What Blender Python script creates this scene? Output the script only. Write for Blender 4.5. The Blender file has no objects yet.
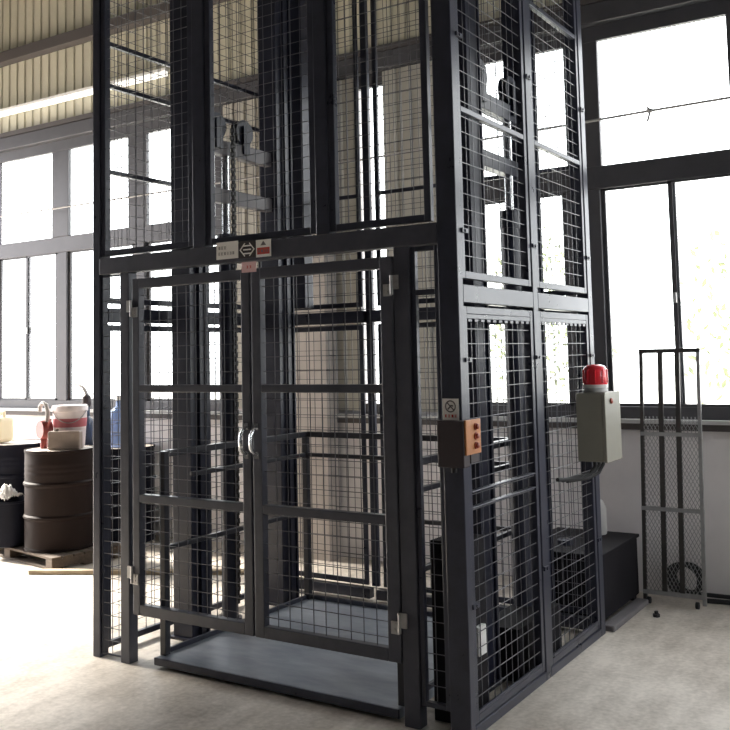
import bpy, bmesh, math, random
from mathutils import Vector, Matrix
random.seed(7)
SC = bpy.context.scene
COL = SC.collection

# ------------------------------------------------------------------ camera
YAW, PITCH, ROLL = 0.56989, 0.075325, -0.022494
F_PX, CY = 934.193, 284.873
fwd = Vector((-math.sin(YAW)*math.cos(PITCH), math.cos(YAW)*math.cos(PITCH), math.sin(PITCH)))
rgt0 = Vector((math.cos(YAW), math.sin(YAW), 0)); up0 = rgt0.cross(fwd)
rgt = math.cos(ROLL)*rgt0 + math.sin(ROLL)*up0
upv = -math.sin(ROLL)*rgt0 + math.cos(ROLL)*up0
cam = bpy.data.cameras.new('camera'); camo = bpy.data.objects.new('camera', cam); COL.objects.link(camo)
M = Matrix((rgt, upv, -fwd)).transposed().to_4x4(); M.translation = Vector((1.8728, -3.68363, 1.65))
camo.matrix_world = M
cam.sensor_width = 36; cam.lens = F_PX/730*36; cam.shift_y = -(365-CY)/730
cam.clip_start = 0.05; cam.clip_end = 300
SC.camera = camo

# ------------------------------------------------------------------ world, sun, exposure
w = bpy.data.worlds.new('overcast_sky'); SC.world = w; w.use_nodes = True
bg = w.node_tree.nodes['Background']; bg.inputs[0].default_value = (0.98, 0.97, 1.0, 1); bg.inputs[1].default_value = 7.0
sl = bpy.data.lights.new('sun', 'SUN'); sl.energy = 24.0; sl.angle = math.radians(11); sl.color = (1.0, 0.93, 0.82)
slo = bpy.data.objects.new('sun', sl); COL.objects.link(slo)
slo.rotation_euler = Vector((math.cos(math.radians(35)), 0.02, -math.sin(math.radians(35)))).to_track_quat('-Z', 'Y').to_euler()
slo.location = (-14, 0, 9)
def portal(name, loc, d, sx, sy):
    l = bpy.data.lights.new(name, 'AREA'); l.shape = 'RECTANGLE'; l.size = sx; l.size_y = sy; l.cycles.is_portal = True
    o = bpy.data.objects.new(name, l); COL.objects.link(o); o.location = loc
    o.rotation_euler = Vector(d).to_track_quat('-Z', 'Z').to_euler()
portal('portal_windows', (-6.1, 2.98, 2.6), (0, -1, 0), 4.6, 2.7)
portal('portal_windows', (1.9, 2.98, 2.6), (0, -1, 0), 6.8, 2.7)
portal('portal_doorway', (-8.9, 0.3, 2.0), (1, 0, 0), 4.6, 4.0)
portal('portal_windows', (5.95, 1.0, 2.6), (-1, 0, 0), 3.2, 2.8)  # sampling portal for the added right-hand window
SC.view_settings.view_transform = 'Standard'; SC.view_settings.look = 'None'
SC.view_settings.gamma = 1; SC.view_settings.use_curve_mapping = False
SC.view_settings.exposure = 0.0

# ------------------------------------------------------------------ materials
def mat(name, col, rough=0.5, metal=0.0, var=0.0, scale=6.0, bump=0.0, spec=0.5, col2=None, rvar=0.0, stretch=(1, 1, 1)):
    m = bpy.data.materials.new(name); m.use_nodes = True
    nt = m.node_tree; b = nt.nodes['Principled BSDF']
    b.inputs['Base Color'].default_value = (*col, 1); b.inputs['Roughness'].default_value = rough
    b.inputs['Metallic'].default_value = metal; b.inputs['Specular IOR Level'].default_value = spec
    if var or bump or col2 or rvar:
        tc = nt.nodes.new('ShaderNodeTexCoord'); mp = nt.nodes.new('ShaderNodeMapping')
        mp.inputs['Scale'].default_value = stretch
        nz = nt.nodes.new('ShaderNodeTexNoise'); nz.inputs['Scale'].default_value = scale; nz.inputs['Detail'].default_value = 6
        nz.inputs['Roughness'].default_value = 0.6
        nt.links.new(tc.outputs['Object'], mp.inputs[0]); nt.links.new(mp.outputs[0], nz.inputs['Vector'])
        if var or col2:
            rp = nt.nodes.new('ShaderNodeValToRGB')
            c1 = col2 if col2 else tuple(max(0, c*(1-var)) for c in col)
            c2 = col if col2 else tuple(min(1, c*(1+var)) for c in col)
            rp.color_ramp.elements[0].position = 0.32; rp.color_ramp.elements[1].position = 0.68
            rp.color_ramp.elements[0].color = (*c1, 1); rp.color_ramp.elements[1].color = (*c2, 1)
            nt.links.new(nz.outputs['Fac'], rp.inputs[0]); nt.links.new(rp.outputs[0], b.inputs['Base Color'])
        if rvar:
            mr = nt.nodes.new('ShaderNodeMapRange'); mr.inputs[3].default_value = rough-rvar; mr.inputs[4].default_value = rough+rvar
            nt.links.new(nz.outputs['Fac'], mr.inputs[0]); nt.links.new(mr.outputs[0], b.inputs['Roughness'])
        if bump:
            bp = nt.nodes.new('ShaderNodeBump'); bp.inputs['Strength'].default_value = bump; bp.inputs['Distance'].default_value = 0.01
            nt.links.new(nz.outputs['Fac'], bp.inputs['Height']); nt.links.new(bp.outputs[0], b.inputs['Normal'])
    return m
PAINT = mat('navy_grey_paint', (0.038, 0.041, 0.060), 0.30, 0, 0.18, 9, rvar=0.08)
PAINTG = mat('gate_grey_paint', (0.062, 0.064, 0.082), 0.36, 0, 0.16, 9, rvar=0.08)
MAST = mat('mast_blue_paint', (0.013, 0.015, 0.030), 0.36, 0, 0.2, 7, rvar=0.08)
WIRE = mat('painted_wire', (0.10, 0.10, 0.115), 0.3)
CHROME = mat('chrome', (0.75, 0.76, 0.78), 0.22, 1.0)
ZINC = mat('zinc_plated', (0.42, 0.41, 0.40), 0.4, 0.6, 0.15, 30)
DECK = mat('checker_deck_steel', (0.33, 0.355, 0.40), 0.45, 0.1, 0.0, 3.0, col2=(0.19, 0.215, 0.255), bump=0.15, rvar=0.1, stretch=(1, 3, 1))
RAILM = mat('handrail_paint', (0.03, 0.03, 0.037), 0.3)
RUBBER = mat('black_rubber', (0.016, 0.016, 0.018), 0.6)
CHAIN = mat('oily_chain', (0.020, 0.018, 0.018), 0.5, 0.2, 0.3, 60)
PLASTER = mat('white_plaster', (0.72, 0.69, 0.69), 0.8, 0, 0.07, 2.2, bump=0.05)
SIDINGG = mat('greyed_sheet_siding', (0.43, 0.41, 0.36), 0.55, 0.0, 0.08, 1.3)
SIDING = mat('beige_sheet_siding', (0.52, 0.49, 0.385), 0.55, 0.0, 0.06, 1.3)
COLM = mat('column_render', (0.42, 0.38, 0.35), 0.8, 0, 0.12, 3)
ALU = mat('grey_window_frame', (0.075, 0.073, 0.080), 0.45, 0.2, 0.08, 5)
SILL = mat('pale_sill', (0.55, 0.55, 0.55), 0.5)
PURLIN = mat('dark_purlin', (0.07, 0.06, 0.058), 0.6)
CEIL = mat('ceiling_sheet', (0.16, 0.155, 0.145), 0.7)
HALL = mat('dim_hall_cladding', (0.10, 0.10, 0.105), 0.8, 0, 0.1, 2)
OUTG = mat('outside_paving', (0.5, 0.5, 0.47), 0.9, 0, 0.1, 1)
LEAF = mat('pale_leaves', (0.24, 0.27, 0.15), 0.6, 0, 0.25, 3)
BARK = mat('bark', (0.42, 0.40, 0.37), 0.9, 0, 0.2, 10)
ORANGE = mat('orange_plate', (0.50, 0.20, 0.07), 0.45, 0, 0.12, 20)
BROWNBOX = mat('brown_box', (0.034, 0.022, 0.025), 0.5, 0, 0.1, 10)
REDBTN = mat('dark_red_button', (0.30, 0.05, 0.025), 0.35)
CABB = mat('beige_grey_enclosure', (0.29, 0.28, 0.235), 0.42, 0, 0.05, 6)
WHITE = mat('white_plastic', (0.80, 0.79, 0.77), 0.45)
SIGNW = mat('sign_white', (0.90, 0.87, 0.82), 0.5)
SIGNB = mat('sign_dark', (0.03, 0.022, 0.022), 0.5)
SIGNR = mat('sign_red', (0.60, 0.07, 0.05), 0.5)
SIGNP = mat('sign_pink', (0.80, 0.52, 0.52), 0.5)
INK = mat('grey_ink', (0.16, 0.14, 0.14), 0.6)
PRINT = mat('faint_print', (0.42, 0.39, 0.37), 0.6)
DRUMB = mat('brown_drum_paint', (0.016, 0.010, 0.009), 0.62, 0, 0.2, 5, rvar=0.08, spec=0.12)
DRUMN = mat('navy_drum_paint', (0.009, 0.010, 0.018), 0.55, 0, 0.2, 5, rvar=0.08, spec=0.12)
DRUMTOP = mat('sunlit_drum_lid', (0.62, 0.56, 0.50), 0.45, 0.0, 0.0, 7, col2=(0.36, 0.30, 0.25))  # sunlight on the drum tops put into a paler, mottled lid colour
WOOD = mat('pallet_wood', (0.10, 0.074, 0.055), 0.8, 0, 0.25, 5, stretch=(1, 8, 8))
PLANK = mat('pale_wood', (0.36, 0.29, 0.20), 0.75, 0, 0.2, 6)
REDP = mat('red_pump_paint', (0.22, 0.035, 0.03), 0.4, 0, 0.15, 20)
GREYP = mat('grey_rubber_hose', (0.40, 0.38, 0.37), 0.5)
PINKW = mat('pinkish_white_plastic', (0.74, 0.66, 0.66), 0.4)
BANDR = mat('red_print', (0.45, 0.12, 0.14), 0.45)
CAND = mat('tan_can', (0.26, 0.21, 0.18), 0.5, 0, 0.1, 12)
YELLOW = mat('cloudy_yellow_plastic', (0.82, 0.74, 0.52), 0.4)
LABELO = mat('orange_label', (0.75, 0.40, 0.28), 0.5)
NAVY = mat('navy_enamel', (0.035, 0.05, 0.085), 0.35)
RAG = mat('white_rag', (0.72, 0.70, 0.68), 0.9)
GALV = mat('galvanised_steel', (0.36, 0.36, 0.36), 0.45, 0.5, 0.12, 20)
DARKM = mat('dark_angle_steel', (0.05, 0.045, 0.042), 0.5, 0.2, 0.15, 15)
PUMPU = mat('power_unit_black', (0.014, 0.013, 0.016), 0.6, 0, 0.15, 6, spec=0.15)
DUCT = mat('duct_grey', (0.15, 0.14, 0.15), 0.5, 0, 0.1, 8)
SEAL = mat('shade_of_grey_tank', (0.5, 0.49, 0.48), 0.45)

def floor_mat():
    m = bpy.data.materials.new('dusty_concrete'); m.use_nodes = True; nt = m.node_tree; b = nt.nodes['Principled BSDF']
    tc = nt.nodes.new('ShaderNodeTexCoord')
    n1 = nt.nodes.new('ShaderNodeTexNoise'); n1.inputs['Scale'].default_value = 1.1; n1.inputs['Detail'].default_value = 8; n1.inputs['Roughness'].default_value = 0.62
    n2 = nt.nodes.new('ShaderNodeTexNoise'); n2.inputs['Scale'].default_value = 38; n2.inputs['Detail'].default_value = 5
    mp = nt.nodes.new('ShaderNodeMapping'); mp.inputs['Scale'].default_value = (5, 1.2, 1); mp.inputs['Rotation'].default_value = (0, 0, 0.5)
    n3 = nt.nodes.new('ShaderNodeTexNoise'); n3.inputs['Scale'].default_value = 2.2; n3.inputs['Detail'].default_value = 6
    for n in (n1, n2): nt.links.new(tc.outputs['Object'], n.inputs['Vector'])
    nt.links.new(tc.outputs['Object'], mp.inputs[0]); nt.links.new(mp.outputs[0], n3.inputs['Vector'])
    a = nt.nodes.new('ShaderNodeMath'); a.operation = 'MULTIPLY_ADD'; a.inputs[1].default_value = 0.35
    nt.links.new(n2.outputs['Fac'], a.inputs[0]); nt.links.new(n1.outputs['Fac'], a.inputs[2])
    a2 = nt.nodes.new('ShaderNodeMath'); a2.operation = 'MULTIPLY_ADD'; a2.inputs[1].default_value = 0.35
    nt.links.new(n3.outputs['Fac'], a2.inputs[0]); nt.links.new(a.outputs[0], a2.inputs[2])
    r = nt.nodes.new('ShaderNodeValToRGB'); e = r.color_ramp.elements
    e[0].position = 0.62; e[0].position = .66; e[0].color = (0.36, 0.315, 0.265, 1); e[1].position = .98; e[1].color = (0.72, 0.66, 0.59, 1)
    nt.links.new(a2.outputs[0], r.inputs[0]); nt.links.new(r.outputs[0], b.inputs['Base Color'])
    b.inputs['Roughness'].default_value = 0.5
    bp = nt.nodes.new('ShaderNodeBump'); bp.inputs['Strength'].default_value = 0.25; bp.inputs['Distance'].default_value = 0.004
    nt.links.new(a2.outputs[0], bp.inputs['Height']); nt.links.new(bp.outputs[0], b.inputs['Normal'])
    return m
FLOOR = floor_mat()
def glass_mat():
    m = bpy.data.materials.new('window_glass'); m.use_nodes = True; nt = m.node_tree
    for n in list(nt.nodes): nt.nodes.remove(n)
    o = nt.nodes.new('ShaderNodeOutputMaterial'); t = nt.nodes.new('ShaderNodeBsdfTransparent'); g = nt.nodes.new('ShaderNodeBsdfGlossy')
    t.inputs[0].default_value = (0.95, 0.97, 0.96, 1); g.inputs['Roughness'].default_value = 0.03
    mx = nt.nodes.new('ShaderNodeMixShader'); mx.inputs[0].default_value = 0.06
    nt.links.new(t.outputs[0], mx.inputs[1]); nt.links.new(g.outputs[0], mx.inputs[2]); nt.links.new(mx.outputs[0], o.inputs[0])
    return m
GLASS = glass_mat()
def red_lens():
    m = bpy.data.materials.new('red_beacon_lens'); m.use_nodes = True; b = m.node_tree.nodes['Principled BSDF']
    b.inputs['Base Color'].default_value = (0.85, 0.04, 0.06, 1); b.inputs['Roughness'].default_value = 0.2
    b.inputs['Subsurface Weight'].default_value = 0.4; b.inputs['Subsurface Radius'].default_value = (0.08, 0.01, 0.01)
    b.inputs['Coat Weight'].default_value = 0.6
    return m
LENS = red_lens()
def tube_light():
    m = bpy.data.materials.new('lit_tube'); m.use_nodes = True; b = m.node_tree.nodes['Principled BSDF']
    b.inputs['Base Color'].default_value = (0.9, 0.9, 0.88, 1)
    b.inputs['Emission Color'].default_value = (1, 0.98, 0.92, 1); b.inputs['Emission Strength'].default_value = 1.0
    return m
TUBE = tube_light()

# ------------------------------------------------------------------ mesh helpers
class MB:
    def __init__(s): s.v = []; s.f = []; s.m = []; s.sm = []
    def add(s, vs, fs, mi=0, smooth=False):
        n = len(s.v); s.v += [tuple(v) for v in vs]
        for f in fs: s.f.append(tuple(i+n for i in f)); s.m.append(mi); s.sm.append(smooth)
        return s
    def box(s, x0, x1, y0, y1, z0, z1, mi=0):
        vs = [(x, y, z) for x in (x0, x1) for y in (y0, y1) for z in (z0, z1)]
        return s.add(vs, [(0, 1, 3, 2), (4, 6, 7, 5), (0, 4, 5, 1), (2, 3, 7, 6), (0, 2, 6, 4), (1, 5, 7, 3)], mi)
    def obox(s, c, ux, uy, uz, mi=0):
        c, ux, uy, uz = map(Vector, (c, ux, uy, uz))
        vs = [c+a*ux+b*uy+d*uz for a in (-1, 1) for b in (-1, 1) for d in (-1, 1)]
        return s.add(vs, [(0, 1, 3, 2), (4, 6, 7, 5), (0, 4, 5, 1), (2, 3, 7, 6), (0, 2, 6, 4), (1, 5, 7, 3)], mi)
    def tube(s, pts, r, n=8, mi=0, caps=True):
        pts = [Vector(p) for p in pts]; rings = []
        rr = r if isinstance(r, (list, tuple)) else [r]*len(pts)
        prev = None
        for i, p in enumerate(pts):
            d = (pts[min(i+1, len(pts)-1)]-pts[max(i-1, 0)]).normalized()
            if prev is None:
                a = Vector((0, 0, 1)) if abs(d.z) < 0.9 else Vector((1, 0, 0)); u = d.cross(a).normalized()
            else:
                u = (prev - d*prev.dot(d)).normalized()
            prev = u; v = d.cross(u)
            ph = math.pi/4 if n == 4 else 0
            rings.append([p+rr[i]*(math.cos(ph+2*math.pi*k/n)*u+math.sin(ph+2*math.pi*k/n)*v) for k in range(n)])
        vs = [q for g in rings for q in g]; fs = []
        for i in range(len(pts)-1):
            for k in range(n):
                a, b = i*n+k, i*n+(k+1) % n
                fs.append((a, b, b+n, a+n))
        if caps: fs += [tuple(range(n-1, -1, -1)), tuple(range((len(pts)-1)*n, len(pts)*n))]
        return s.add(vs, fs, mi, n > 5)
    def lathe(s, c, prof, n=28, mi=0, axis=Vector((0, 0, 1)), smooth=True):
        c = Vector(c); axis = Vector(axis).normalized()
        a = Vector((1, 0, 0)) if abs(axis.x) < 0.9 else Vector((0, 1, 0))
        u = (a-axis*axis.dot(a)).normalized(); v = axis.cross(u)
        vs = []; fs = []
        for r, z in prof:
            for k in range(n):
                t = 2*math.pi*k/n
                vs.append(c+axis*z+r*(math.cos(t)*u+math.sin(t)*v))
        for i in range(len(prof)-1):
            for k in range(n):
                a_, b_ = i*n+k, i*n+(k+1) % n
                fs.append((a_, b_, b_+n, a_+n))
        fs += [tuple(range(n-1, -1, -1)), tuple(range((len(prof)-1)*n, len(prof)*n))]
        return s.add(vs, fs, mi, smooth)
    def torus(s, c, R, r, axis=(0, 0, 1), n=28, mi=0, a0=0.0, a1=None):
        c = Vector(c); axis = Vector(axis).normalized()
        a = Vector((1, 0, 0)) if abs(axis.x) < 0.9 else Vector((0, 1, 0))
        u = (a-axis*axis.dot(a)).normalized(); v = axis.cross(u)
        full = a1 is None; a1 = a0+2*math.pi if full else a1
        pts = [c+R*(math.cos(a0+(a1-a0)*k/n)*u+math.sin(a0+(a1-a0)*k/n)*v) for k in range(n+1)]
        return s.tube(pts, r, 8, mi)
    def build(s, name, mats, parent=None, origin=None, bevel=0.0, kind=None):
        mats = mats if isinstance(mats, (list, tuple)) else [mats]
        o_ = Vector(origin) if origin is not None else (Vector(parent['_o']) if parent is not None and '_o' in parent else Vector((0, 0, 0)))
        me = bpy.data.meshes.new(name)
        me.from_pydata([tuple(Vector(v)-o_) for v in s.v], [], s.f)
        for m in mats: me.materials.append(m)
        for p, mi, sm in zip(me.polygons, s.m, s.sm): p.material_index = mi; p.use_smooth = sm
        bm = bmesh.new(); bm.from_mesh(me); bmesh.ops.recalc_face_normals(bm, faces=bm.faces); bm.to_mesh(me); bm.free()
        o = bpy.data.objects.new(name, me); COL.objects.link(o)
        if any(s.sm):
            try: me.set_sharp_from_angle(angle=math.radians(40))
            except Exception: pass
        if parent is not None:
            o.parent = parent; o['_o'] = tuple(o_)
        else:
            o.location = o_; o['_o'] = tuple(o_)
        if bevel:
            b = o.modifiers.new('bevel', 'BEVEL'); b.width = bevel; b.segments = 2; b.limit_method = 'ANGLE'
        if kind: o['kind'] = kind
        return o
def thing(name, label, cat, loc, group=None):
    o = bpy.data.objects.new(name, None); COL.objects.link(o); o.location = loc; o['_o'] = tuple(loc)
    o.empty_display_size = 0.1
    o['label'] = label; o['category'] = cat
    if group: o['group'] = group
    return o
def tag(o, label, cat, group=None, kind=None):
    o['label'] = label; o['category'] = cat
    if group: o['group'] = group
    if kind: o['kind'] = kind
    return o
def struct_empty(name):
    o = bpy.data.objects.new(name, None); COL.objects.link(o); o['kind'] = 'structure'; o['_o'] = (0, 0, 0); return o
def B(*a): return MB().box(*a)

# ------------------------------------------------------------------ room shell
XL, XR, YB, YF, ZC = -8.6, 5.6, 2.80, -9.0, 6.6
B(XL-6, XR+.3, YF-4, 3.05, -0.12, 0.0).build('floor', FLOOR, kind='structure')
B(XL-.3, XR+.3, YF-.3, 3.05, ZC, ZC+.15).build('ceiling', CEIL, kind='structure')
wl, wr = (-8.4, -3.80), (-1.48, 5.3)      # the two window openings
slot = (-2.34, -2.05)
ZS, ZT = 1.17, 4.0
wb = MB()
wb.box(XL-.25, XR+.25, YB, 3.05, 0, ZS).box(XL-.25, XR+.25, YB, 3.05, ZT, ZC)
for a, b in ((XL-.25, wl[0]), (wl[1], slot[0]), (slot[1], wr[0]), (wr[1], XR+.25)): wb.box(a, b, YB, 3.05, ZS, ZT)
wb.build('wall_back', PLASTER, kind='structure')
lw = MB()
dy0, dy1, dz = -2.0, 2.55, 4.3
lw.box(XL-.25, XL, YF, dy0, 0, ZC).box(XL-.25, XL, dy1, YB, 0, ZC).box(XL-.25, XL, dy0, dy1, dz, ZC)
lw.build('wall_left', HALL, kind='structure')
rw = MB(); ry0, ry1 = -0.6, 2.6  # opening sized for the added side window
rw.box(XR, XR+.25, YF, YB, 0, 1.17).box(XR, XR+.25, YF, YB, 4.0, ZC).box(XR, XR+.25, YF, ry0, 1.17, 4.0).box(XR, XR+.25, ry1, YB, 1.17, 4.0)
rw.build('wall_right', HALL, kind='structure')
fw = MB()
fw.box(XL-.25, XR+.25, YF-.25, YF, 0, ZC)
fw.build('wall_front', HALL, kind='structure')
dt = MB()
dt.box(XL-.02, XL+.04, dy0-.1, dy0, 0, dz+.1).box(XL-.02, XL+.04, dy1, dy1+.1, 0, dz+.1).box(XL-.02, XL+.04, dy0, dy1, dz, dz+.1)
dt.build('door_1', ALU, kind='structure')

def siding(mb, x0, x1, z0, z1, y, pitch=0.133):
    """ribbed sheet: flat pans with narrow raised ribs"""
    xs = []; x = x0
    while x < x1-1e-6:
        for dx, dy in ((0, 0), (.105, 0), (.111, -.014), (.124, -.014), (.133, 0)):
            if x+dx <= x1+1e-6: xs.append((x+dx, y+dy))
        x += pitch
    vs = []
    for a, b in xs: vs += [(a, b, z0), (a, b, z1)]
    fs = [(2*i, 2*i+2, 2*i+3, 2*i+1) for i in range(len(xs)-1)]
    mb.add(vs, fs)
    n = len(vs)
    vs2 = [(a, YB-.001, z0) for a in (x0, x1)]+[(a, YB-.001, z1) for a in (x0, x1)]
    mb.add(vs2, [(0, 1, 3, 2)])
sd = MB(); siding(sd, XL, XR, 4.18, ZC, YB-.03); sd.build('wall_siding', SIDING, kind='structure')
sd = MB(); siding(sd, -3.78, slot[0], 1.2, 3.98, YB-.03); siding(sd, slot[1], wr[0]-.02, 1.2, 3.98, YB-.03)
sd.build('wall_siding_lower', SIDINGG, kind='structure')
B(-2.98, -2.55, 2.60, YB-.035, 0, 4.0).build('column_1', COLM, kind='structure')
B(XL, XR, 2.72, YB, 3.99, 4.13).build('trim_1', ALU, kind='structure', bevel=.006)        # steel lintel over the windows
B(XL, XR, 2.72, YB-.04, 4.135, 4.185).build('trim_6', PURLIN, kind='structure')
B(XL, XR, 2.64, YB-.045, 4.945, 5.065).build('trim_2', PURLIN, kind='structure', bevel=.005)  # purlin
B(XL, XR, 2.64, YB-.045, 6.1, 6.22).build('trim_3', PURLIN, kind='structure')
MB().box(XL, XR, 2.725, YB, 1.145, 1.172).build('trim_4', SILL, kind='structure')
MB().box(XL, XR, 2.745, YB, 1.10, 1.145).build('trim_5', PURLIN, kind='structure')

# ------------------------------------------------------------------ windows
def pane_hole(mb, x0, x1, z0, z1, X0, X1, Z0, Z1, y0, y1):
    mb.box(X0, x0, y0, y1, Z0, Z1).box(x1, X1, y0, y1, Z0, Z1).box(x0, x1, y0, y1, Z0, z0).box(x0, x1, y0, y1, z1, Z1)
def window(n, units, x0, x1):
    r = struct_empty('window_%d' % n)
    fr = MB(); y0, y1 = 2.795, 2.84
    fr.box(x0, x1, y0, y1, 3.88, 4.0).box(x0, x1, y0, y1, 2.80, 2.965).box(x0, x1, y0, y1, ZS, 1.255)
    e = x0
    for a in units:      # wide mullions above, slimmer ones below
        if a == -.25: fr.box(e, -.475, y0, y1, 2.965, 3.88).box(-.448, a, y0, y1, 2.965, 3.88); B(-.475, -.448, 2.815, 2.82, 1.255, 3.88).build('pane', GLASS, r, kind='structure')
        else: fr.box(e, a, y0, y1, 2.965, 3.88)
        e = a+.89
    fr.box(e, x1, y0, y1, 2.965, 3.88)
    e = x0
    for a in units:
        if a == -.25: fr.box(-.51, -.475, y0, y1, 1.255, 2.80).box(-.448, a-.02, y0, y1, 1.255, 2.80)
        else: fr.box(e, a-.02, y0, y1, 1.255, 2.80)
        e = a+.985
    fr.box(min(e, x1-.02), x1, y0, y1, 1.255, 2.80)
    fr.build('window_frame', ALU, r, bevel=.004, kind='structure')
    for a in units:
        B(a, a+.89, 2.815, 2.82, 2.965, 3.88).build('pane', GLASS, r, kind='structure')
        for s0, s1, yy in ((a-.02, a+.50, 2.835), (a+.455, a+(.985 if a != -1.395 else .885), 2.815)):
            sash = MB(); w_ = .03
            sash.box(s0, s0+w_, yy-.012, yy+.012, 1.255, 2.80).box(s1-w_-.015, s1, yy-.012, yy+.012, 1.255, 2.80)
            sash.box(s0, s1, yy-.012, yy+.012, 1.255, 1.275).box(s0, s1, yy-.012, yy+.012, 2.785, 2.80)
            so = sash.build('sash', ALU, r, kind='structure')
            B(s0+w_, s1-w_, yy-.003, yy+.003, 1.275, 2.785).build('pane', GLASS, so, kind='structure')
        B(a+.466, a+.484, 2.775, 2.803, 1.96, 2.03).build('latch', ZINC, r, kind='structure')
window(1, [-8.235, -7.09, -5.945, -4.80], *wl)
window(2, [-1.395, -.25, .895, 2.04, 3.185], wr[0], 4.2)
B(4.2, 5.3, YB, 3.05, ZS, ZT).build('wall_pier', PLASTER, kind='structure')
r = struct_empty('window_4'); fr = MB()  # unseen window added to light the faces turned to the right
for k in range(5):
    y = ry0+.04+k*(ry1-ry0-.08)/4; fr.box(XR+.05, XR+.15, y-.04, y+.04, 1.17, 4.0)
for z in (1.20, 2.88, 3.96): fr.box(XR+.05, XR+.15, ry0, ry1, z-.04, z+.04)
fr.build('window_frame', ALU, r, kind='structure')
B(XR+.09, XR+.096, ry0, ry1, 1.2, 3.96).build('pane', GLASS, r, kind='structure')
r = struct_empty('window_3'); fr = MB()
fr.box(slot[0], slot[1], 2.8, 2.84, 3.88, 4.0).box(slot[0], slot[1], 2.8, 2.84, ZS, 1.255)
fr.box(slot[0], slot[0]+.015, 2.8, 2.84, 1.255, 3.88).box(slot[1]-.015, slot[1], 2.8, 2.84, 1.255, 3.88)
fr.build('window_frame', ALU, r, kind='structure')
B(slot[0]+.015, slot[1]-.015, 2.815, 2.82, 1.255, 3.88).build('pane', GLASS, r, kind='structure')

# ------------------------------------------------------------------ outside
B(-40, 30, 3.05, 60, -.25, -.12).build('ground_outside', OUTG, kind='structure')
B(-40, XL-6, -30, 3.05, -.25, -.12).build('ground_yard', OUTG, kind='structure')
def tree(loc, h, spread, label, n):
    t = thing('tree', label, 'tree', loc, 'trees outside the windows')
    x, y, z = loc; tr = MB(); tr.tube([(x, y, z), (x+.05, y, z+h*.5), (x-.05, y, z+h)], [.09, .06, .02], 8)
    tips = []
    for k in range(9):
        a = k*2.4; zz = z+h*(.35+.07*k); L = spread*(1-.05*k)
        p = [(x, y, zz), (x+math.cos(a)*L*.5, y+math.sin(a)*L*.5, zz+.25), (x+math.cos(a)*L, y+math.sin(a)*L, zz+.6)]
        tr.tube(p, [.035, .022, .008], 6); tips += [Vector(p[1]), Vector(p[2])]
    tr.build('trunk', BARK, t)
    lf = MB(); rnd = random.Random(n)
    for k in range(n):
        c = rnd.choice(tips)+Vector((rnd.gauss(0, .3), rnd.gauss(0, .3), rnd.gauss(0, .28)))
        d = Vector((rnd.gauss(0, 1), rnd.gauss(0, 1), rnd.gauss(0, 1))).normalized(); e = d.orthogonal().normalized()
        s = rnd.uniform(.05, .09)
        lf.add([c-d*s, c+e*s*.45, c+d*s, c-e*s*.45], [(0, 1, 2, 3)])
    lf.build('foliage', LEAF, t)
tree((-.45, 9.0, -.12), 2.5, .75, 'pale leafy tree outside, seen through the far right window panes', 420)
tree((-4.6, 11.5, -.12), 3.1, 1.0, 'pale leafy tree outside, seen through the cage side mesh', 500)

# ------------------------------------------------------------------ lift cage
W, D, ZTOP = 2.357, 1.761, 4.8
cage = thing('lift_cage', 'tall dark navy steel mesh cage of a goods lift with double gates', 'lift', (-W/2, D/2, 0))
BV = .004
def part(mb, name, m=PAINT, bev=BV, par=None): return mb.build(name, m, par or cage, bevel=bev)
part(B(-W, -2.300, 0, .065, 0, ZTOP), 'corner_post')
part(B(-.10, 0, 0, .05, 0, ZTOP), 'corner_post')
part(B(-.07, 0, 1.69, D, 0, ZTOP), 'corner_post')
part(B(-W, -W+.07, 1.69, D, 0, ZTOP), 'corner_post')
part(B(-.06, 0, .85, .915, 0, ZTOP), 'middle_post')
part(B(-W, -W+.06, .85, .915, 0, ZTOP), 'middle_post')
part(B(-2.134, -2.066, 0, .065, 0, 2.145), 'gate_post', PAINTG)
part(B(-.331, -.250, 0, .065, 0, 2.145), 'gate_post', PAINTG)
part(B(-1.575, -1.49, 0, .07, 2.24, ZTOP), 'upright')
part(B(-.765, -.690, 0, .07, 2.24, ZTOP), 'upright')
for X, hw, dd in ((-1.570, .027, .03), (-.80, .033, .06)):
    part(B(X-hw, X+hw, D-dd, D, .1, ZTOP), 'upright')
part(B(-2.265, -2.00, 1.58, 1.68, 1.99, ZTOP-.1), 'cable_trunking', MAST)
part(B(-2.300, -.10, -.004, .06, 2.145, 2.24), 'header_beam', PAINTG)
part(B(-2.300, -.10, 0, .06, ZTOP-.09, ZTOP), 'ring_beam')
part(B(-W+.07, -.07, D-.06, D, ZTOP-.09, ZTOP), 'ring_beam')
for x0, x1 in ((-.06, 0), (-W, -W+.06)):
    for y0, y1 in ((.065 if x0 < -1 else .05, .85), (.915, 1.69)):
        part(B(x0, x1, y0, y1, 1.875, 1.957), 'ring_beam')
        part(B(x0, x1, y0, y1, ZTOP-.09, ZTOP), 'ring_beam')
        if x1 == 0: part(B(x0, x1, y0, y1, .0, .045), 'sill_beam')
bx = [-W+.07, -1.597, -1.543, -.833, -.767, -.07]
for a, b in ((bx[0], bx[1]), (bx[2], bx[3]), (bx[4], bx[5])):
    part(B(a, b, D-.06, D, 1.875, 1.957), 'ring_beam')
    part(B(a, b, D-.06, D, .02, .085), 'sill_beam')

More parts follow.
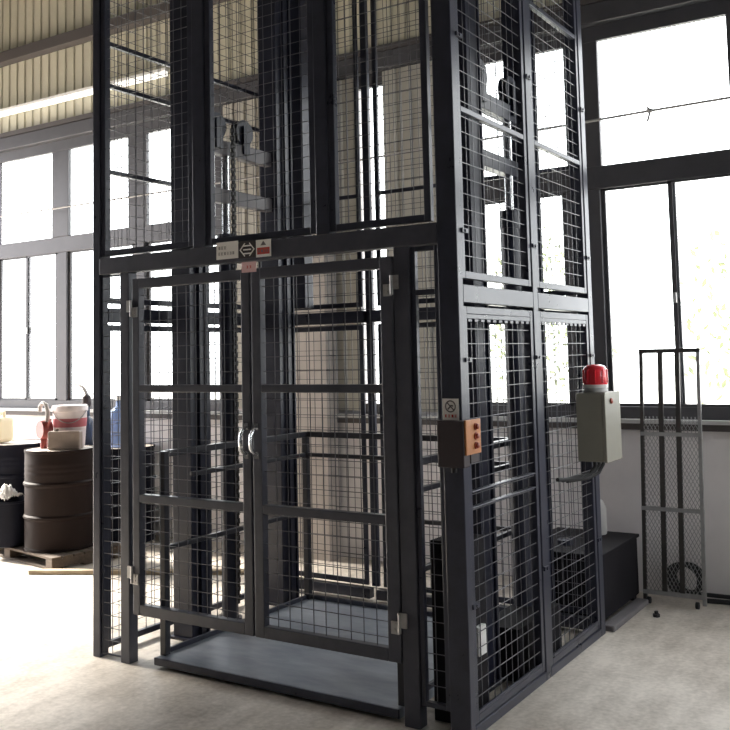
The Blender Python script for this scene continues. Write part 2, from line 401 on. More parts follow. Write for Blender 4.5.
def mesh_panel(plane, c, a0, a1, z0, z1, mids=(), fw=.034, pitch=.068, fd=.03, r=.0024, sgn=1, mh=.013, scallop=False):
    """framed welded-wire panel; plane 'x' (const x=c, runs along y) or 'y'"""
    f = MB(); lo, hi = (c-fd, c) if sgn > 0 else (c, c+fd)
    def bxx(u0, u1, z_0, z_1, l=lo, h=hi, mb=f):
        if plane == 'x': mb.box(l, h, u0, u1, z_0, z_1)
        else: mb.box(u0, u1, l, h, z_0, z_1)
    bxx(a0, a0+fw, z0, z1); bxx(a1-fw, a1, z0, z1); bxx(a0+fw, a1-fw, z0, z0+fw); bxx(a0+fw, a1-fw, z1-fw, z1)
    for zm in mids: bxx(a0+fw, a1-fw, zm-mh, zm+mh)
    if scallop:      # folded wire ends hanging below the top rail
        nn = round((a1-a0-2*fw)/pitch); ss = (a1-a0-2*fw)/nn
        bxx(a0+fw, a1-fw, z1-fw-.022, z1-fw, c-.006, c-.001); bxx(a0+fw, a1-fw, z0+fw, z0+fw+.014, c-.006, c-.001)
        for k in range(nn): bxx(a0+fw+ss*(k+.2), a0+fw+ss*(k+.8), z1-fw-.036, z1-fw-.022, c-.006, c-.001)
    fo = part(f, 'mesh_panel', PAINT, .003)
    wv = MB(); m = (lo+hi)/2
    n = max(2, round((a1-a0-2*fw)/pitch)); st = (a1-a0-2*fw)/n
    def P(u, z, off): return (m+off, u, z) if plane == 'x' else (u, m+off, z)
    for k in range(1, n): wv.tube([P(a0+fw+k*st, z0+fw*.5, 0), P(a0+fw+k*st, z1-fw*.5, 0)], r, 4, caps=False)
    n = max(2, round((z1-z0-2*fw)/pitch)); st = (z1-z0-2*fw)/n
    for k in range(1, n): wv.tube([P(a0+fw*.5, z0+fw+k*st, r*1.6), P(a1-fw*.5, z0+fw+k*st, r*1.6)], r, 4, caps=False)
    part(wv, 'wire_mesh', WIRE, 0, fo)
    return fo
for X, s in ((-.005, 1), (-W+.005, -1)):
    f0 = .055 if s > 0 else .07
    for a0, a1 in ((f0, .845), (.92, 1.685)):
        mesh_panel('x', X, a0, a1, .05 if s > 0 else .03, 1.86, (.965, 1.035) if s > 0 and a0 < .5 else (), sgn=s, mh=.004, scallop=s > 0)
        mesh_panel('x', X, a0, a1, 1.985, ZTOP-.10, (2.765, 3.535) if s > 0 else (2.765, 3.285, 3.54), sgn=s, pitch=.072, r=.0021)
for a, b in ((bx[0]+.004, bx[1]-.032), (bx[2]+.034, bx[3]-.024), (bx[4]+.024, bx[5]-.004)):
    mesh_panel('y', D-.005, a, b, .10, 1.86, fd=.015)
    mesh_panel('y', D-.005, a, b, 1.985, ZTOP-.10, (2.765,), fd=.015)
for a, b in ((-2.295, -1.58), (-1.485, -.77), (-.685, -.132)):
    mesh_panel('y', .008, a, b, 2.25, ZTOP-.10, sgn=-1, pitch=.06, fd=.035, r=.0019)
mesh_panel('y', .012, -2.298, -2.136, .02, 2.14, sgn=-1, fw=.010, fd=.012)
mesh_panel('y', .012, -.246, -.104, .10, 2.14, (1.93,), sgn=-1, fw=.022)

# gate leaves
def leaf(x0, x1, s0, s1, hx, hpost, zrails=((2.05, 2.105), (1.475, 1.515), (.877, .920), (.272, .330))):
    g = MB(); y0, y1 = -.004, .040
    g.box(x0, x0+s0, y0, y1, .272, 2.105).box(x1-s1, x1, y0, y1, .272, 2.105)
    for a, b in zrails: g.box(x0+s0, x1-s1, y0, y1, a, b)
    go = g.build('gate_leaf', PAINTG, cage, bevel=.004)
    wv = MB(); r_ = .0024; m = .02; L, R_ = x0+s0, x1-s1
    n = round((R_-L)/.068)
    for k in range(1, n): wv.tube([(L+(R_-L)*k/n, m, .29), (L+(R_-L)*k/n, m, 2.09)], r_, 4, caps=False)
    n = round(1.75/.069)
    for k in range(1, n): wv.tube([(L-.01, m-.004, .30+1.78*k/n), (R_+.01, m-.004, .30+1.78*k/n)], r_, 4, caps=False)
    wv.build('wire_mesh', WIRE, go)
    hd = MB(); cx = hx
    hd.tube([(cx, -.004, 1.165), (cx, -.03, 1.175), (cx, -.052, 1.20), (cx, -.056, 1.233), (cx, -.052, 1.265), (cx, -.03, 1.292), (cx, -.004, 1.302)], .009, 8)
    hd.box(cx-.014, cx+.014, -.009, -.003, 1.145, 1.18).box(cx-.014, cx+.014, -.009, -.003, 1.288, 1.323)
    hd.build('handle', CHROME, go)
    for zc in ((1.925, .47) if hpost < 0 else (1.955, .435)):
        h = MB(); px = x0 if hpost < 0 else x1; d = 1 if hpost < 0 else -1
        h.box(min(px+d*.004, px+d*.045), max(px+d*.004, px+d*.045), -.012, -.003, zc-.035, zc+.020)
        h.box(min(px-d*.006, px-d*.036), max(px-d*.006, px-d*.036), -.012, -.003, zc-.07+.045 if False else zc-.005, zc+.06)
        h.tube([(px, -.012, zc-.03), (px, -.012, zc+.06)], .008, 8)
        for zz in (zc-.015, zc+.01): h.lathe((px+d*.026, -.012, zz), [(.006, 0), (.006, .004)], 8, axis=(0, -1, 0))
        h.build('hinge', ZINC, go)
leaf(-2.033, -1.187, .052, .058, -1.216, -1)
leaf(-1.177, -.337, .058, .068, -1.150, 1)
for y in (.07, .882, 1.705):
    for z in (.55, 1.62, 2.2, 3.1):
        cl = MB(); cl.box(-.002, .010, y-.028, y+.028, z-.010, z+.010).lathe((.010, y, z), [(.008, 0), (.008, .005)], 6, axis=(1, 0, 0))
        part(cl, 'panel_clip', PAINT, 0)

# ------------------------------------------------------------------ lifting masts with hydraulics
def mast(name, label, x0, x1, ys, cyl, side):
    cx = (x0+x1)/2
    t = thing(name, label, 'lift mast', (cx, 1.0, 0))
    for (y0, y1) in ys:
        ib = MB(); f = .018
        ib.box(x0, x1, y0, y0+f, 0, 4.55).box(x0, x1, y1-f, y1, 0, 4.55).box(x0+.012, x1-.012, y0+f, y1-f, 0, 4.55)
        io = ib.build('guide_beam', MAST, t, bevel=.003)
        B(x0-.02, x1+.02, y0-.02, y1+.02, 0, .014).build('base_plate', MAST, io)
        xs = x1 if side < 0 else x0
        B(xs-.012, xs+.012, (y0+y1)/2-.008, (y0+y1)/2+.008, .02, 4.5).build('guide_rail', MAST, io)
    cyo = MB(); cyo.lathe((cx, cyl, 0), [(.075, 0), (.075, .03), (.052, .03), (.052, 2.35), (.06, 2.35), (.06, 2.45)], 20)
    co = cyo.build('hydraulic_cylinder', MAST, t)
    MB().lathe((cx, cyl, 2.45), [(.026, 0), (.026, .52)], 16).build('ram', CHROME, co)
    cb = MB(); a, b = ys[0][1]-.02, ys[1][0]+.02
    cb.box(cx-.03, cx+.03, a, b, 2.965, 3.06)
    cb.box(cx-.03, cx+.03, a, b, 2.65, 2.74)
    cbo = cb.build('crosshead', DUCT if side < 0 else MAST, t, bevel=.004)
    for yy in ((cyl-.10, cyl+.17) if side < 0 else (.83, 1.24)):
        pl = MB(); pl.lathe((cx-.025, yy, 3.15), [(.035, 0), (.085, 0), (.085, .008), (.070, .016), (.070, .034), (.085, .042), (.085, .05), (.035, .05)], 24, axis=(1, 0, 0))
        pl.box(cx-.045, cx-.03, yy-.03, yy+.03, 3.0, 3.19).box(cx+.03, cx+.045, yy-.03, yy+.03, 3.0, 3.19)
        po = pl.build('pulley', MAST, t)
        if yy > 1: continue
        ch = MB(); chx, chy = (cx+.066, yy+.10) if side < 0 else (cx, yy-.084)
        z = .12; k = 0
        while z < 3.14:
            for sx in (-.012, .012) if k % 2 else (-.006, .006): ch.box(chx+sx-.003, chx+sx+.003, chy-.008, chy+.008, z, z+.032)
            z += .026; k += 1
        ch.build('chain', CHAIN, po)
    for yy in (cyl+.30,) if side < 0 else ():
        MB().tube([(cx+.03, yy, .1), (cx+.03, yy, 2.4), (cx+.0, cyl+.05, 2.46)], .010, 8).build('hose', RUBBER, t)
    if side > 0: B(x0+.015, x1+.10, ys[0][1]+.02, ys[1][0]-.02, 0, .26).build('base_cover', PUMPU, t, bevel=.005)
    return t
mast('lifting_mast', 'navy twin guide beam lifting mast on the gate-left side inside the cage', -2.20, -2.05, ((.475, .635), (1.345, 1.525)), .90, -1)
mast('lifting_mast', 'navy twin guide beam lifting mast behind the right side mesh, near the orange push buttons', -.345, -.20, ((.565, .735), (1.345, 1.505)), 1.21, 1)
bc = MB(); bc.box(-.25, -.085, .13, .36, 0, .80)
bo = tag(bc.build('valve_cabinet', PUMPU, origin=(-.17, .25, 0), bevel=.005), 'black floor standing valve cabinet inside the cage right corner', 'cabinet')
jb = thing('junction_box', 'small white junction box low inside the right side mesh', 'junction box', (-.07, .26, .3))
B(-.085, -.06, .22, .30, .28, .41).build('body', WHITE, jb, bevel=.004)
B(-.06, -.054, .225, .295, .285, .405).build('lid', WHITE, jb, bevel=.002)

# ------------------------------------------------------------------ lift platform
pf = thing('lift_platform', 'grey steel lift platform with tubular handrails resting on the floor inside the cage', 'platform', (-1.1, .7, 0))
px0, px1, py0, py1 = -1.90, -.372, .03, 1.42
dk = MB(); dk.box(px0, px1, py0, py1, .012, .058)
dk.build('deck', DECK, pf, bevel=.006)
tread = MB()
MB().box(px0, px1, py0-.012, py0, .018, .058).build('front_lip', PAINT, pf, bevel=.004)
for x0, x1, y0, y1 in ((px0, px0+.02, .12, py1), (px1-.02, px1, .12, py1), (px0+.02, px1-.02, py1-.02, py1)):
    B(x0, x1, y0, y1, .058, .085).build('toe_plate', PAINT, pf, bevel=.003)
xa, xb, yb = px0+.02, px1-.01, py1-.025
for (x, y) in ((xa, .085), (xa, yb), (xb, yb), (xb, .085)):
    B(x-.02, x+.02, y-.02, y+.02, .058, 1.15).build('rail_post', RAILM, pf, bevel=.003)
for z, n in ((1.135, 'handrail'), (1.0, 'middle_rail'), (.625, 'middle_rail')):
    h = .018 if n == 'handrail' else .013
    y00 = .105 if z != 1.0 else .30
    rl = MB(); rl.box(xa-h, xa+h, y00, yb-.02, z-h, z+h).box(xb-h, xb+h, .105, yb-.02, z-h, z+h).box(xa+.02, xb-.02, yb-h, yb+h, z-h, z+h)
    rl.build(n, RAILM, pf, bevel=.003)

# ------------------------------------------------------------------ signs
def plate(mb, x0, x1, z0, z1, y=-.0045, t=.003, mi=0): return mb.box(x0, x1, y-t, y, z0, z1, mi)
def glyphs(mb, x0, z0, n, h, gap, y, mi, seed):
    """small blocky characters, too small to read in the photograph"""
    rd = random.Random(seed)
    for k in range(n):
        gx = x0+k*(h+gap)
        for zz in (0, .45, .9): mb.box(gx, gx+h*.9, y-.0006, y, z0+h*zz, z0+h*zz+h*.13, mi)
        mb.box(gx+h*rd.choice((.1, .4, .7)), gx+h*rd.choice((.1, .4, .7))+h*.14, y-.0006, y, z0, z0+h, mi)
        mb.box(gx+h*.4, gx+h*.53, y-.0006, y, z0, z0+h, mi)
s = MB(); plate(s, -1.402, -1.255, 2.165, 2.255)
so = tag(s.build('notice_sign', SIGNW, origin=(-1.33, -.005, 2.165)), 'white notice plate with two lines of small print on the header, leftmost there', 'sign')
g = MB(); glyphs(g, -1.388, 2.216, 3, .016, .004, -.0076, 0, 1); glyphs(g, -1.388, 2.186, 6, .015, .004, -.0076, 0, 2)
g.build('lettering', PRINT, so)
s = MB(); plate(s, -1.248, -1.140, 2.160, 2.248)
so = tag(s.build('emblem_sign', SIGNB, origin=(-1.19, -.005, 2.16)), 'dark plate with a pale hexagonal arrow emblem, middle of the header signs', 'sign')
g = MB(); cx, cz = -1.194, 2.203
def stroke(mb, pts, wd, y, mi=0):
    for (a, b), (c, d) in zip(pts, pts[1:]):
        dx, dz_ = c-a, d-b; L = math.hypot(dx, dz_); ux, uz = dx/L, dz_/L
        mb.obox(((a+c)/2, y-.0004, (b+d)/2), (ux*(L/2+wd*.3), 0, uz*(L/2+wd*.3)), (0, .0004, 0), (-uz*wd/2, 0, ux*wd/2), mi)
stroke(g, [(cx-.016, cz+.032), (cx-.046, cz), (cx-.016, cz-.032)], .006, -.0076)
stroke(g, [(cx+.016, cz+.032), (cx+.046, cz), (cx+.016, cz-.032)], .006, -.0076)
for k, zz in enumerate((.02, .0, -.02)): stroke(g, [(cx-.024, cz+zz), (cx+.024, cz+zz)], .007, -.0076)
g.build('emblem', SIGNW, so)
s = MB(); plate(s, -1.136, -1.040, 2.158, 2.246)
so = tag(s.build('warning_sign', SIGNW, origin=(-1.09, -.005, 2.16)), 'white warning plate with a black triangle over a red band, rightmost on the header', 'sign')
MB().add([(-1.106, -.0082, 2.217), (-1.070, -.0082, 2.217), (-1.088, -.0082, 2.240), (-1.106, -.0075, 2.217), (-1.070, -.0075, 2.217), (-1.088, -.0075, 2.240)],
         [(0, 1, 2), (3, 5, 4), (0, 3, 4, 1), (1, 4, 5, 2), (2, 5, 3, 0)]).build('triangle', INK, so)
B(-1.128, -1.048, -.0082, -.0075, 2.172, 2.206).build('red_band', SIGNR, so)
g = MB(); glyphs(g, -1.120, 2.182, 4, .013, .005, -.0083, 0, 4); g.build('lettering', INK, so)
s = MB(); plate(s, -1.232, -1.137, 2.086, 2.140, y=-.0046)
so = tag(s.build('small_label', SIGNP, origin=(-1.18, -.005, 2.09)), 'small pinkish label under the header signs where the gate leaves meet', 'label')
g = MB(); glyphs(g, -1.2, 2.106, 2, .014, .006, -.0077, 0, 5); g.build('lettering', SIGNR, so)
s = MB(); plate(s, -.093, -.014, 1.358, 1.452, y=-.0005)
so = tag(s.build('prohibition_sign', SIGNW, origin=(-.05, 0, 1.36)), 'white prohibition sign with crossed circle on the front right corner post', 'sign')
g = MB(); cx, cz, R0 = -.0535, 1.418, .024
stroke(g, [(cx+R0*math.cos(t*math.pi/12), cz+R0*math.sin(t*math.pi/12)) for t in range(25)], .005, -.0036)
stroke(g, [(cx-R0*.7, cz+R0*.7), (cx+R0*.7, cz-R0*.7)], .005, -.0036)
stroke(g, [(cx-.012, cz-.012), (cx+.004, cz+.004), (cx+.012, cz+.002)], .006, -.0042)
g.build('crossed_circle', INK, so)
g = MB(); glyphs(g, -.082, 1.370, 4, .012, .004, -.0036, 0, 8); g.build('lettering', SIGNR, so)

# ------------------------------------------------------------------ control station, electric cabinet, beacon
cs = thing('control_station', 'brown control box with orange push button face on the front right corner post', 'control box', (-.03, -.03, 1.16))
B(-.095, .035, -.062, -.001, 1.158, 1.358).build('housing', BROWNBOX, cs, bevel=.005)
ca = B(.004, .038, .0, .085, 1.172, 1.350); ca.build('side_housing', BROWNBOX, cs, bevel=.003)
fp = MB(); fp.box(.0355, .046, -.056, .088, 1.212, 1.362); fpo = fp.build('button_plate', ORANGE, cs, bevel=.003)
for z in (1.330, 1.289, 1.248):
    MB().lathe((.046, .035, z), [(.016, 0), (.016, .005), (.011, .005), (.011, .014), (.008, .016)], 16, axis=(1, 0, 0)).build('push_button', REDBTN, fpo)
gl = MB(); gl.tube([(-.03, -.03, 1.16), (-.03, -.03, 1.135)], .013, 10).build('cable_gland', RUBBER, cs)

ec = thing('electric_cabinet', 'beige grey electric cabinet on the cage side under the red beacon', 'cabinet', (.09, 1.58, .97))
B(.002, .155, 1.405, 1.665, 1.032, 1.412).build('body', CABB, ec, bevel=.006)
do = B(.155, .172, 1.402, 1.668, 1.029, 1.415).build('door', CABB, ec, bevel=.004)
MB().lathe((.172, 1.50, 1.365), [(.016, 0), (.016, .008), (.009, .012)], 16, axis=(1, 0, 0)).build('lock', REDBTN, do)
for k, (yy, l) in enumerate(((1.46, .13), (1.53, .10), (1.60, .16))):
    MB().tube([(.08, yy, 1.032), (.08, yy, 1.0), (.06, yy-.03, 1.0-l*.3), (.035, yy-.12, .99-l*.35), (.02, yy-.42, .975-.012*k)], .011, 8).build('cable', RUBBER, ec)
bn = thing('warning_beacon', 'red domed warning beacon standing on the electric cabinet', 'beacon', (.068, 1.53, 1.415))
c = (.078, 1.53, 1.415)
MB().lathe(c, [(.068, 0), (.068, .014), (.062, .024)], 24).build('base', SEAL, bn)
MB().lathe(c, [(.064, .024), (.068, .035), (.069, .11), (.065, .132), (.053, .146), (.032, .154), (.0, .156)], 28).build('lens', LENS, bn)
MB().lathe(c, [(.0690, .022), (.070, .040), (.064, .044)], 28).build('collar', WHITE, bn)
dl = MB()
for k in range(10):
    a = k*math.pi/5; dl.tube([(c[0]+.069*math.cos(a), c[1]+.069*math.sin(a), c[2]+.05), (c[0]+.069*math.cos(a), c[1]+.069*math.sin(a), c[2]+.125)], .005, 6)
dl.build('lens_rib', LENS, bn)

# ------------------------------------------------------------------ right rear: power unit, tank, duct, rack, added hose coil, cables
pu = thing('power_unit', 'black hydraulic power unit on the floor between cage and window wall', 'power unit', (-.32, 2.25, 0))
B(-.60, -.055, 1.88, 2.62, .03, .40).build('tank', PUMPU, pu, bevel=.01)
B(-.62, -.045, 1.86, 2.64, .40, .42).build('top_plate', PUMPU, pu, bevel=.004)
MB().lathe((-.36, 2.1, .42), [(.05, 0), (.05, .03), (.04, .035)], 20).build('filler_cap', MAST, pu)
for x in (-.56, -.1):
    for y in (1.93, 2.57): B(x-.03, x+.03, y-.03, y+.03, 0, .03).build('foot', RUBBER, pu)
jt = thing('oil_jug', 'pale grey plastic oil jug standing on the black power unit', 'jug', (-.30, 2.50, .425))
jm = MB(); jm.lathe((-.30, 2.50, .425), [(.075, 0), (.08, .02), (.08, .17), (.06, .215), (.03, .235), (.03, .255)], 24); jm.build('body', SEAL, jt)
MB().lathe((-.30, 2.50, .68), [(.034, 0), (.034, .025)], 16).build('cap', WHITE, jt)
tag(B(-.04, .04, 1.80, 2.50, 0, .035).build('cable_duct', DUCT, origin=(0, 2.2, 0), bevel=.008), 'low grey cable duct on the floor beside the power unit', 'cable duct')

rk = thing('mesh_rack', 'narrow grey steel mesh rack leaning on the wall under the window', 'rack', (.2, 2.6, 0))
def RP(u, z, off=0): return Vector((.005+u, 2.545+z*.088+off-.0*u, z))   # leaning plane
def rbar(mb, u0, z0, u1, z1, w_, d_=.012):
    a, b = RP(u0, z0), RP(u1, z1); d = (b-a); L = d.length; d.normalize(); n = Vector((0, -1, .088)).normalized(); s_ = d.cross(n)
    mb.obox((a+b)/2, d*(L/2), s_*w_/2, n*d_)
RW, RH, RZ = .375, 1.635, .07
m_ = MB(); rbar(m_, 0, RZ-.05, 0, RH, .022); m_.build('side_bar', DARKM, rk)
m_ = MB(); rbar(m_, RW, RZ-.05, RW, RH, .022); m_.build('side_bar', GALV, rk)
for u in (.128, .240):
    m_ = MB(); rbar(m_, u, RZ, u, RH, .030); m_.build('upright', DARKM, rk)
for z in (RZ, .60, 1.085, RH):
    m_ = MB(); rbar(m_, -.012, z, RW+.012, z, .026, .013); m_.build('cross_bar', GALV if z < 1.5 else DARKM, rk)
em = MB()
p = .045
k = -40
for i in range(-40, 60):
    for sg in (1, -1):
        u0 = i*p*.55
        # clip the diagonal to the rack rectangle
        pts = []
        z0, z1 = RZ, 1.20
        sl_ = .55*sg
        za = z0; ua = u0
        lo, hi = 0.0, (z1-z0)
        if sl_ > 0: lo = max(lo, (0-u0)/sl_); hi = min(hi, (RW-u0)/sl_)
        else: lo = max(lo, (RW-u0)/sl_); hi = min(hi, (0-u0)/sl_)
        if hi-lo > .02: em.tube([RP(u0+sl_*lo, z0+lo, .004*sg), RP(u0+sl_*hi, z0+hi, .004*sg)], .0024, 4, caps=False)
em.build('expanded_mesh', GALV, rk)
for u in (.03, RW-.04):
    a = RP(u, .03)
    MB().lathe((a.x-.01, a.y-.02, .022), [(.006, 0), (.022, 0), (.022, .02), (.006, .02)], 14, axis=(1, 0, 0)).build('castor', RUBBER, rk)
hc = MB()
for k in range(4): hc.torus((.20+.015*k, 2.735, .125+.006*k), .105-.004*k, .013, (0.02, 1, .12), 24)  # hose coil added where only a dark smudge marks the wall foot
tag(hc.build('added_hose_coil', RUBBER, origin=(.2, 2.73, 0)), 'added coil of black hose in place of a dark smudge behind the mesh rack', 'hose')
fc = MB(); fc.tube([(.36, 2.70, .016), (.6, 2.735, .016), (.9, 2.72, .016), (1.3, 2.74, .016), (1.9, 2.72, .016)], .016, 8)
fc.tube([(.30, 2.73, .045), (.62, 2.765, .04), (1.0, 2.76, .02), (1.9, 2.765, .02)], .014, 8)
tag(fc.build('floor_cable', RUBBER, origin=(1, 2.73, 0)), 'black cables running along the wall foot right of the mesh rack', 'cable')
for (x, y, a) in ((.16, 2.24, .3),):
    nb = MB(); nb.lathe((x, y, 0), [(.022, 0), (.022, .018), (.012, .018), (.012, .035)], 6, smooth=False)
    tag(nb.build('bolt', RUBBER, origin=(x, y, 0)), 'loose black bolt on the floor in front of the mesh rack', 'bolt')

# ------------------------------------------------------------------ left corner: pallet, drums, cans
def rot2(c, a, x, y): return (c[0]+x*math.cos(a)-y*math.sin(a), c[1]+x*math.sin(a)+y*math.cos(a))
pc, pa = (-5.01, 1.765), math.radians(-10)
pt = thing('pallet', 'worn brown wooden pallet under the drums at left', 'pallet', (pc[0], pc[1], 0))
def pbox(mb, x0, x1, y0, y1, z0, z1):
    cx, cy = rot2(pc, pa, (x0+x1)/2, (y0+y1)/2)
    mb.obox((cx, cy, (z0+z1)/2), ((x1-x0)/2*math.cos(pa), (x1-x0)/2*math.sin(pa), 0), (-(y1-y0)/2*math.sin(pa), (y1-y0)/2*math.cos(pa), 0), (0, 0, (z1-z0)/2))
PWX, PWY = .75, .335
n = 7
for k in range(n):
    y0 = -PWY+k*(2*PWY+.02)/n
    m_ = MB(); pbox(m_, -PWX, PWX, y0, y0+2*PWY/n-.01, .082, .102); m_.build('deck_board', WOOD, pt, bevel=.003)
for x in (-PWX, -.05, PWX-.10):
    m_ = MB(); pbox(m_, x, x+.10, -PWY, PWY, .018, .082); m_.build('bearer', WOOD, pt, bevel=.003)
for y in (-PWY, -.05, PWY-.1):
    m_ = MB(); pbox(m_, -PWX, PWX, y, y+.1, 0, .018); m_.build('bottom_board', WOOD, pt, bevel=.002)
def drum(loc, label, bodym, r=.29, h=.82):
    t = thing('oil_drum', label, 'drum', loc, 'oil drums at left')
    pr = [(r-.012, 0), (r, .004), (r, .02), (r-.006, .026)]
    for zc in (h*.33, h*.66): pr += [(r-.006, zc-.022), (r+.006, zc-.008), (r+.006, zc+.008), (r-.006, zc+.022)]
    for k in range(3): zc = h*(.76+.05*k); pr += [(r-.006, zc-.012), (r-.003, zc), (r-.006, zc+.012)]
    pr += [(r-.006, h-.024), (r, h-.018), (r, h), (r-.010, h), (r-.012, h-.012)]
    MB().lathe(loc, pr, 40).build('shell', bodym, t)
    x, y, z = loc
    MB().lathe((x, y, z+h-.014), [(r-.014, 0), (r-.014, .008)], 40).build('lid', DRUMTOP, t)
    MB().lathe((x+.06, y-.225, z+h-.012), [(.035, 0), (.035, .012), (.02, .012)], 14).build('bung', ZINC, t)
    return t
drum((-4.67, 1.66, .102), 'brown steel drum on the near end of the wooden pallet', DRUMB)
drum((-5.57, 1.89, .102), 'dark navy steel drum on the pallet under the yellow jug', DRUMN)
drum((-5.40, 2.485, 0), 'dark brown drum against the wall, carrying the oil can sprayer', DRUMB, h=.86)
drum((-4.79, 2.48, 0), 'dark drum behind the cage corner, carrying the blue bottle', DRUMN, h=.86)
pb = thing('steel_pail', 'dark open steel pail in front of the navy drum at the left edge', 'pail', (-5.14, 1.50, .102))
x, y, z = -5.14, 1.50, .102
MB().lathe((x, y, z), [(.15, 0), (.165, .01), (.175, .36), (.183, .365), (.183, .38), (.172, .38), (.16, .02), (0, .015)], 32).build('body', DRUMN, pb)
rg = MB(); rnd = random.Random(3)
N = 14
pts = [[(x+.02+(i/N-.5)*.2, y-.03+(j/N-.5)*.2, z+.415+.10*math.exp(-((i/N-.5)**2+(j/N-.5)**2)*9)+rnd.uniform(-.022, .022)) for j in range(N+1)] for i in range(N+1)]
rg.add([q for rw in pts for q in rw], [(i*(N+1)+j, (i+1)*(N+1)+j, (i+1)*(N+1)+j+1, i*(N+1)+j+1) for i in range(N) for j in range(N)], 0, True)
ro = rg.build('rag', RAG, origin=(x, y, z+.37)); tag(ro, 'crumpled white rag on the dark pail at the left edge', 'rag')
ro.modifiers.new('thick', 'SOLIDIFY').thickness = .006

# yellow jug on the navy drum
jy = thing('plastic_jug', 'cloudy yellow plastic jug with orange label on the navy drum', 'jug', (-5.74, 1.83, .924))
jx, jyy, jz = -5.74, 1.83, .924
b_ = MB(); b_.box(jx-.12, jx+.12, jyy-.09, jyy+.09, jz, jz+.235); bo = b_.build('body', YELLOW, jy, bevel=.035)
MB().tube([(jx+.085, jyy, jz+.22), (jx+.08, jyy, jz+.275), (jx+.03, jyy, jz+.285), (jx-.01, jyy, jz+.225)], .016, 8).build('handle', YELLOW, jy)
MB().lathe((jx-.06, jyy, jz+.23), [(.03, 0), (.03, .035), (.036, .035), (.036, .065)], 16).build('cap', LABELO, jy)
B(jx-.09, jx+.05, jyy-.0925, jyy-.0895, jz+.05, jz+.19).build('label_sticker', LABELO, bo)
# hand pump
hp = thing('drum_pump', 'dark red hand pump with grey spout standing on the brown drum lid', 'pump', (-4.83, 1.62, .918))
hx, hy, hz = -4.83, 1.62, .918
MB().tube([(hx, hy, hz), (hx, hy, hz+.10)], .03, 12).build('stem', REDP, hp)
MB().lathe((hx-.0, hy-.045, hz+.16), [(.03, 0), (.075, 0), (.08, .02), (.08, .07), (.075, .09), (.03, .09)], 20, axis=(.25, 1, 0)).build('pump_body', REDP, hp)
MB().tube([(hx+.04, hy, hz+.20), (hx+.05, hy, hz+.30), (hx+.03, hy, hz+.37), (hx-.015, hy, hz+.385), (hx-.05, hy, hz+.36), (hx-.055, hy, hz+.31)], .018, 10).build('spout', GREYP, hp)
MB().tube([(hx+.07, hy-.02, hz+.16), (hx+.12, hy-.03, hz+.25)], .010, 8).build('crank', REDP, hp)
# tan can
cn = thing('metal_can', 'tan square metal can in front of the white bucket', 'can', (-4.557, 1.621, .918))
cnm = MB(); cr = Vector((.842, .54, 0)); cd = Vector((-.54, .842, 0))
cnm.obox((-4.557, 1.621, .996), cr*.135, cd*.048, (0, 0, .077)); cnm.build('body', CAND, cn, bevel=.012)
MB().lathe((-4.62, 1.58, 1.073), [(.020, 0), (.020, .018)], 12).build('cap', CAND, cn)
# bucket
bk = thing('plastic_bucket', 'pinkish white lidded bucket with red band on the brown drum', 'bucket', (-4.69, 1.78, .923))
bx_, by_, bz_ = -4.695, 1.785, .923
MB().lathe((bx_, by_, bz_), [(.120, 0), (.125, .01), (.143, .30), (.151, .305), (.151, .345), (.143, .355), (0, .358)], 32).build('body', PINKW, bk)
MB().lathe((bx_, by_, bz_), [(.130, .17), (.1375, .172), (.1425, .245), (.135, .247)], 32).build('printed_band', BANDR, bk)
MB().tube([(bx_+.153*math.cos(t), by_+.153*math.sin(t), bz_+.31-.10*math.sin((t+1.9)/2.3*math.pi)) for t in [-1.9+2.3*k/14 for k in range(15)]], .004, 6).build('bail_handle', ZINC, bk)
# extinguisher-like sprayer
ex = thing('oil_sprayer', 'navy oil can sprayer with curved pale spout left of the cage post', 'oil can', (-5.25, 2.40, .857))
ex_, ey, ez = -5.27, 2.41, .862
MB().lathe((ex_+.06, ey, ez), [(.075, 0), (.08, .01), (.08, .19), (.06, .24), (.03, .27), (.03, .36), (.022, .40)], 24).build('body', NAVY, ex)
MB().lathe((ex_+.06, ey, ez+.36), [(.04, 0), (.045, .02), (.04, .10), (.02, .12)], 16).build('pump_head', BROWNBOX, ex)
MB().tube([(ex_+.06, ey, ez+.42), (ex_+.055, ey, ez+.49), (ex_+.01, ey, ez+.545), (ex_-.06, ey, ez+.57), (ex_-.13, ey, ez+.575)], [.020, .019, .016, .014, .012], 8).build('spout', GREYP, ex)
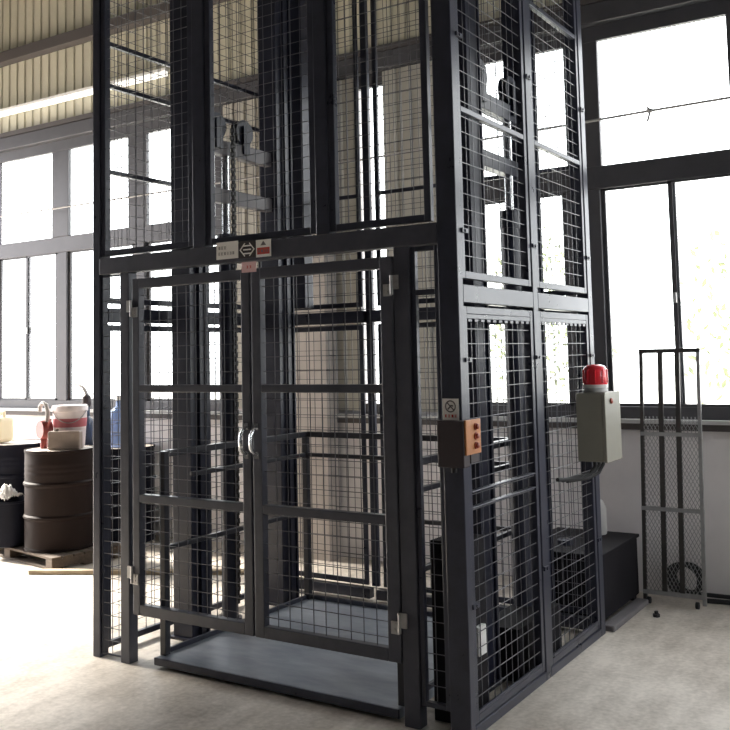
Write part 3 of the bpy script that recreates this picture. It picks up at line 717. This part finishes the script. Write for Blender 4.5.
# blue water bottle
wbm = bpy.data.materials.new('blue_bottle_plastic'); wbm.use_nodes = True
b = wbm.node_tree.nodes['Principled BSDF']; b.inputs['Base Color'].default_value = (.30, .42, .68, 1); b.inputs['Roughness'].default_value = .12; b.inputs['Transmission Weight'].default_value = .55
wt = thing('water_bottle', 'translucent blue water bottle on the drum behind the cage corner', 'bottle', (-4.80, 2.43, .857))
MB().lathe((-4.78, 2.43, .857), [(.10, 0), (.11, .02), (.11, .12), (.102, .14), (.11, .16), (.11, .26), (.09, .33), (.04, .37), (.035, .43)], 28).build('body', wbm, wt)
MB().lathe((-4.78, 2.43, 1.287), [(.04, 0), (.04, .04)], 16).build('cap', WHITE, wt)
# planks
pk = MB(); a, b2 = Vector((-4.42, 1.17, .016)), Vector((-2.75, 2.02, .016)); d = (b2-a).normalized()
pk.obox((a+b2)/2, d*(b2-a).length/2, Vector((-d.y, d.x, 0))*.035, (0, 0, .016))
tag(pk.build('plank', PLANK, origin=tuple((a+b2)/2), bevel=.003), 'long pale wooden plank lying on the floor in front of the pallet', 'plank')

# ------------------------------------------------------------------ wall fittings
lt = thing('tube_light', 'long lit white tube light on the siding above the left windows', 'light', (-6.0, 2.6, 4.44))
B(-7.6, -4.40, 2.66, 2.72, 4.405, 4.433).build('batten', WHITE, lt)
MB().tube([(-7.58, 2.69, 4.385), (-4.42, 2.69, 4.385)], .030, 12).build('tube', TUBE, lt)
for x in (-7.3, -6.0, -4.8): B(x-.015, x+.015, 2.70, 2.79, 4.420, 4.44).build('bracket', PURLIN, lt)
tag(MB().tube([(-8.59, 2.70, 3.265), (-7, 2.70, 3.250), (-5, 2.70, 3.245), (-3, 2.70, 3.250), (-1, 2.70, 3.265), (.1, 2.70, 3.280), (1.5, 2.70, 3.290), (5.59, 2.70, 3.285)], .009, 6).build('hanging_cable', GREYP, origin=(-1.5, 2.7, 3.3)), 'thin grey cable strung straight across all the windows', 'cable')
kt = MB(); kt.tube([(.12, 2.70, 3.31), (.14, 2.695, 3.275), (.12, 2.69, 3.205)], .008, 6); kt.lathe((.135, 2.70, 3.282), [(.012, -.02), (.02, 0), (.012, .02)], 8, axis=(1, 0, 0))
tag(kt.build('cable_tie', GREYP, origin=(.11, 2.7, 3.3)), 'small tie knotted on the thin cable before the upper right pane', 'tie')

for o in list(bpy.data.objects):
    if '_o' in o: del o['_o']
